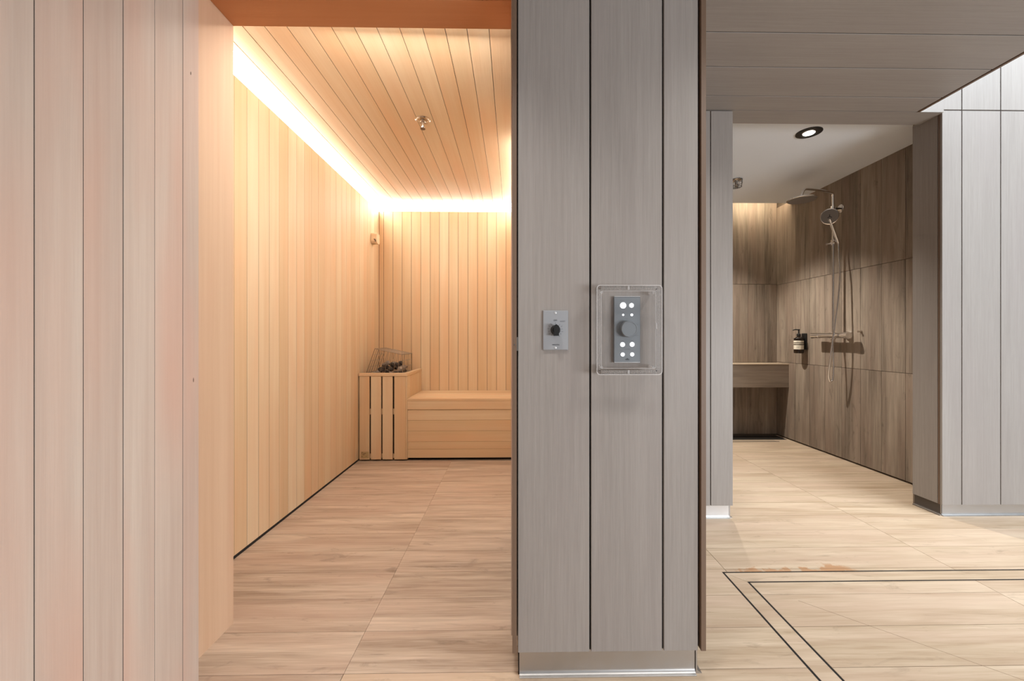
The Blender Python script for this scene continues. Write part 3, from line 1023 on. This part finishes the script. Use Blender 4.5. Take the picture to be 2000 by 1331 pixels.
# ================================================================== SHOWER THINGS
ss = thing('shower_set', 'chrome shower column with overhead rose and bar mixer on the tiled wall', 'shower', (2.51, 3.13, 0.97))
rx, ry = 2.508, 3.135
zt = 2.090
MB().tube([(rx, ry, 0.99), (rx, ry, 1.5), (rx, ry, zt - 0.03)], 0.0095, 14).build('riser', chrome, ss)
hx, hy, hz_ = 2.195, 3.045, 2.010
arm = smooth_path([(rx, ry, zt - 0.032), (rx - .004, ry - .001, zt - .008), (rx - .028, ry - .008, zt), (rx - .14, ry - .04, zt + .006),
                   (hx + .055, hy + .018, zt + .004), (hx + .018, hy + .006, zt - .010), (hx, hy, zt - .045), (hx, hy, hz_ + .02)], 6)
MB().tube(arm, 0.0095, 14).build('arm', chrome, ss)
MB().lathe([(0.012, 0.028), (0.016, 0.020), (0.018, 0.012), (0.085, 0.008), (0.099, 0.004), (0.100, -0.002), (0.096, -0.005)], (hx, hy, hz_ - .004), n=40).build('overhead_rose', chrome, ss)
MB().lathe([(0.093, -0.0052), (0.092, -0.0065)], (hx, hy, hz_ - .004), n=40).build('spray_face', spray_grey, ss)
MB().tube([(rx, ry, 1.968), (SX - 0.004, ry, 1.968)], 0.0075, 12).build('wall_bracket', dark_steel, ss)
MB().lathe([(0.032, 0), (0.032, 0.010), (0.028, 0.013)], (SX, ry, 1.968), (-1, 0, 0), 28).build('flange', chrome, ss)
MB().lathe([(0.0155, -0.018), (0.0155, 0.018)], (rx, ry, 1.968), n=18).build('bracket_collar', chrome, ss)
mz = 0.972
MB().tube([(rx, 2.995, mz), (rx, 3.345, mz)], 0.0215, 22).build('mixer_body', chrome, ss)
for ya, yb_ in ((2.985, 3.035), (3.275, 3.352)):
    MB().tube([(rx, ya, mz), (rx, yb_, mz)], 0.0245, 22).build('temperature_handle' if ya < 3 else 'flow_handle', chrome, ss)
for yv in (3.065, 3.225):
    MB().tube([(rx, yv, mz), (SX - .006, yv, mz)], 0.015, 14).build('inlet', chrome, ss)
    MB().lathe([(0.033, 0), (0.031, 0.012), (0.020, 0.016)], (SX, yv, mz), (-1, 0, 0), 26).build('flange', chrome, ss)
MB().tube([(rx, ry, mz - 0.02), (rx, ry, mz - 0.05)], 0.010, 12).build('hose_outlet', chrome, ss)
# slider
slz = 1.700
MB().lathe([(0.017, -0.020), (0.017, 0.020)], (rx, ry, slz), n=18).build('slider', chrome, ss)
MB().tube([(rx - .012, ry, slz - .004), (rx - .055, ry - .010, slz - .014), (rx - .060, ry - .012, slz - .014)], [0.006, 0.0065, 0.009], 10).build('slider_lever', chrome, ss)
MB().tube([(rx - .005, ry - .01, slz), (rx - .012, ry - .035, slz + .004)], 0.011, 12).build('holder', chrome, ss)

hs = thing('hand_shower', 'round chrome hand shower in its holder with a looping metal hose', 'hand shower', (rx - .02, ry - .04, 1.70))
hb = Vector((rx + 0.010, ry - 0.040, 1.688))
htp = Vector((rx - 0.075, ry - 0.060, 1.868))
MB().tube([hb, hb.lerp(htp, .25), hb.lerp(htp, .7), htp], [0.0095, 0.012, 0.0125, 0.016], 14).build('handle', chrome, hs)
ax = Vector((-0.62, -0.66, -0.30)).normalized()
hc = htp + Vector((-.004, -.006, 0.018))
MB().lathe([(0.020, -0.016), (0.045, -0.010), (0.059, 0.0), (0.060, 0.006), (0.056, 0.009)], hc, ax, 32).build('spray_head', chrome, hs)
MB().lathe([(0.0545, 0.0092), (0.054, 0.0105)], hc, ax, 32).build('spray_face', spray_grey, hs)
tri = MB()
for k in range(3):
    a = math.radians(90 + 120 * k)
    q_ = ax.to_track_quat('Z', 'Y')
    p1 = hc + ax * 0.0112 + q_ @ Vector((0.016 * math.cos(a), 0.016 * math.sin(a), 0))
    tri.tube([hc + ax * 0.0112, p1], 0.0022, 6)
tri.build('spray_mark', ink, hs)
hose = smooth_path([hb, (rx + .012, ry - .040, 1.60), (rx + .004, ry - .060, 1.42), (rx - .012, ry - .060, 1.22), (rx - .030, ry - .055, 1.05),
                    (rx - .044, ry - .045, .90), (rx - .050, ry - .030, .76), (rx - .046, ry - .012, .665), (rx - .030, ry - .008, .612),
                    (rx - .012, ry - .012, .635), (rx - .006, ry - .012, .72), (rx - .006, ry - .006, .84), (rx, ry, mz - .048)], 7)
MB().tube(hose, 0.0068, 10).build('hose', chrome, hs)

# soap
bx, by, bz = 2.520, 3.535, 0.818
hk = thing('bottle_holder', 'small black wall clip behind the soap bottle', 'holder', (SX, by, bz))
box('back_plate', (SX - 0.012, SX - 0.0005, by - 0.030, by + 0.030, bz + 0.03, bz + 0.175), black_plastic, hk, 0.003)
ringm = MB()
pts = [(bx + 0.0405 * math.cos(a), by + 0.0405 * math.sin(a), bz + 0.130) for a in [2 * PI * k / 24 for k in range(25)]]
ringm.tube(pts, 0.003, 6)
ringm.build('ring', black_plastic, hk)
so_ = thing('soap_bottle', 'brown pump soap bottle with a cream banded label clipped to the shower wall', 'bottle', (bx, by, bz))
MB().lathe([(0.034, 0.0), (0.0375, 0.004), (0.0375, 0.116), (0.034, 0.130), (0.020, 0.143), (0.014, 0.147), (0.014, 0.152)], (bx, by, bz), n=32).build('body', brown_glass, so_)
for z0, z1_ in ((0.094, 0.111), (0.080, 0.087), (0.034, 0.072)):
    MB().lathe([(0.0379, z0), (0.0379, z1_)], (bx, by, bz), n=32).build('label_band', cream_label, so_)
lt = MB()
for zt_, w_ in ((0.102, .020), (0.0595, .026), (0.052, .022), (0.0445, .024)):
    for k in range(5):
        a0 = math.radians(225) + (k - 2.5) * w_ / 0.038 / 5
        a1 = a0 + w_ / 0.038 / 6.5
        r_ = 0.0382
        vs = [(bx + r_ * math.cos(a), by + r_ * math.sin(a), bz + zt_ + h_) for a in (a0, a1) for h_ in (-.0009, .0009)]
        lt.add(vs, [(0, 1, 3, 2)])
lt.build('label_print', ink, so_, 'stuff')
pm = MB().lathe([(0.0165, 0.150), (0.0165, 0.168), (0.012, 0.172), (0.0055, 0.174), (0.0055, 0.200), (0.009, 0.202), (0.009, 0.210), (0.006, 0.212)], (bx, by, bz), n=20)
pm.tube([(bx, by, bz + .206), (bx - .022, by + .012, bz + .208), (bx - .040, by + .022, bz + .203)], [0.0055, 0.005, 0.0038], 10)
pm.build('pump', black_plastic, so_)
tag(MB().lathe([(0.009, 0), (0.009, 0.006), (0.005, 0.02), (0.008, 0.024)], (SX, 2.955, 1.000), (-1, 0, 0), 16).build('wall_screw', nickel), 'tiny metal screw head, a bright glint on the tiles beside the bar mixer', 'fixing')  # small knob shape standing for a bright screw glint on the tiles

# downlight
dn = thing('recessed_downlight', 'black ringed recessed downlight in the white shower ceiling', 'downlight', (1.80, 2.437, CZ))
dc = (1.800, 2.437, CZ)
MB().lathe([(0.070, 0.0005), (0.070, -0.004), (0.066, -0.006), (0.043, -0.006), (0.041, -0.001)], dc, n=40).build('trim_ring', black_plastic, dn)
MB().lathe([(0.040, -0.0012), (0.037, -0.0045), (0.033, -0.0050)], dc, n=36).build('reflector', chrome, dn)
MB().lathe([(0.0325, -0.0051), (0.028, -0.0085), (0.015, -0.0100)], dc, n=30).build('lens', lens_lit, dn)
d2 = (1.66, 3.50, CZ)
dn2 = thing('recessed_downlight', 'second downlight, above the shower seat end and behind the grey wall', 'downlight', d2)
MB().lathe([(0.070, 0.0005), (0.070, -0.004), (0.066, -0.006), (0.043, -0.006), (0.041, -0.001)], d2, n=40).build('trim_ring', black_plastic, dn2)
MB().lathe([(0.0405, -0.0012), (0.028, -0.0045)], d2, n=30).build('lens', lens_lit, dn2)

# caged sprinkler
cg = thing('caged_sprinkler', 'sprinkler head in a dark wire cage on the white shower ceiling', 'sprinkler', (1.762, 3.17, CZ))
cc = Vector((1.762, 3.17, CZ))
MB().lathe([(0.034, 0.0), (0.036, -0.004), (0.030, -0.010), (0.015, -0.012), (0.010, -0.040), (0.004, -0.042), (0.004, -0.052), (0.014, -0.054), (0.014, -0.056)], cc, n=24).build('head', nickel, cg)
wc = MB()
for zz_, r_ in ((-0.004, 0.042), (-0.030, 0.042), (-0.060, 0.038)):
    wc.tube([cc + Vector((r_ * math.cos(a), r_ * math.sin(a), zz_)) for a in [2 * PI * k / 16 for k in range(17)]], 0.0016, 5)
for k in range(8):
    a = 2 * PI * k / 8
    e = Vector((math.cos(a), math.sin(a), 0))
    wc.tube([cc + e * 0.042, cc + e * 0.042 + Vector((0, 0, -.030)), cc + e * 0.038 + Vector((0, 0, -.060)), cc + Vector((0, 0, -.066))], 0.0014, 5)
wc.build('cage', dark_steel, cg)
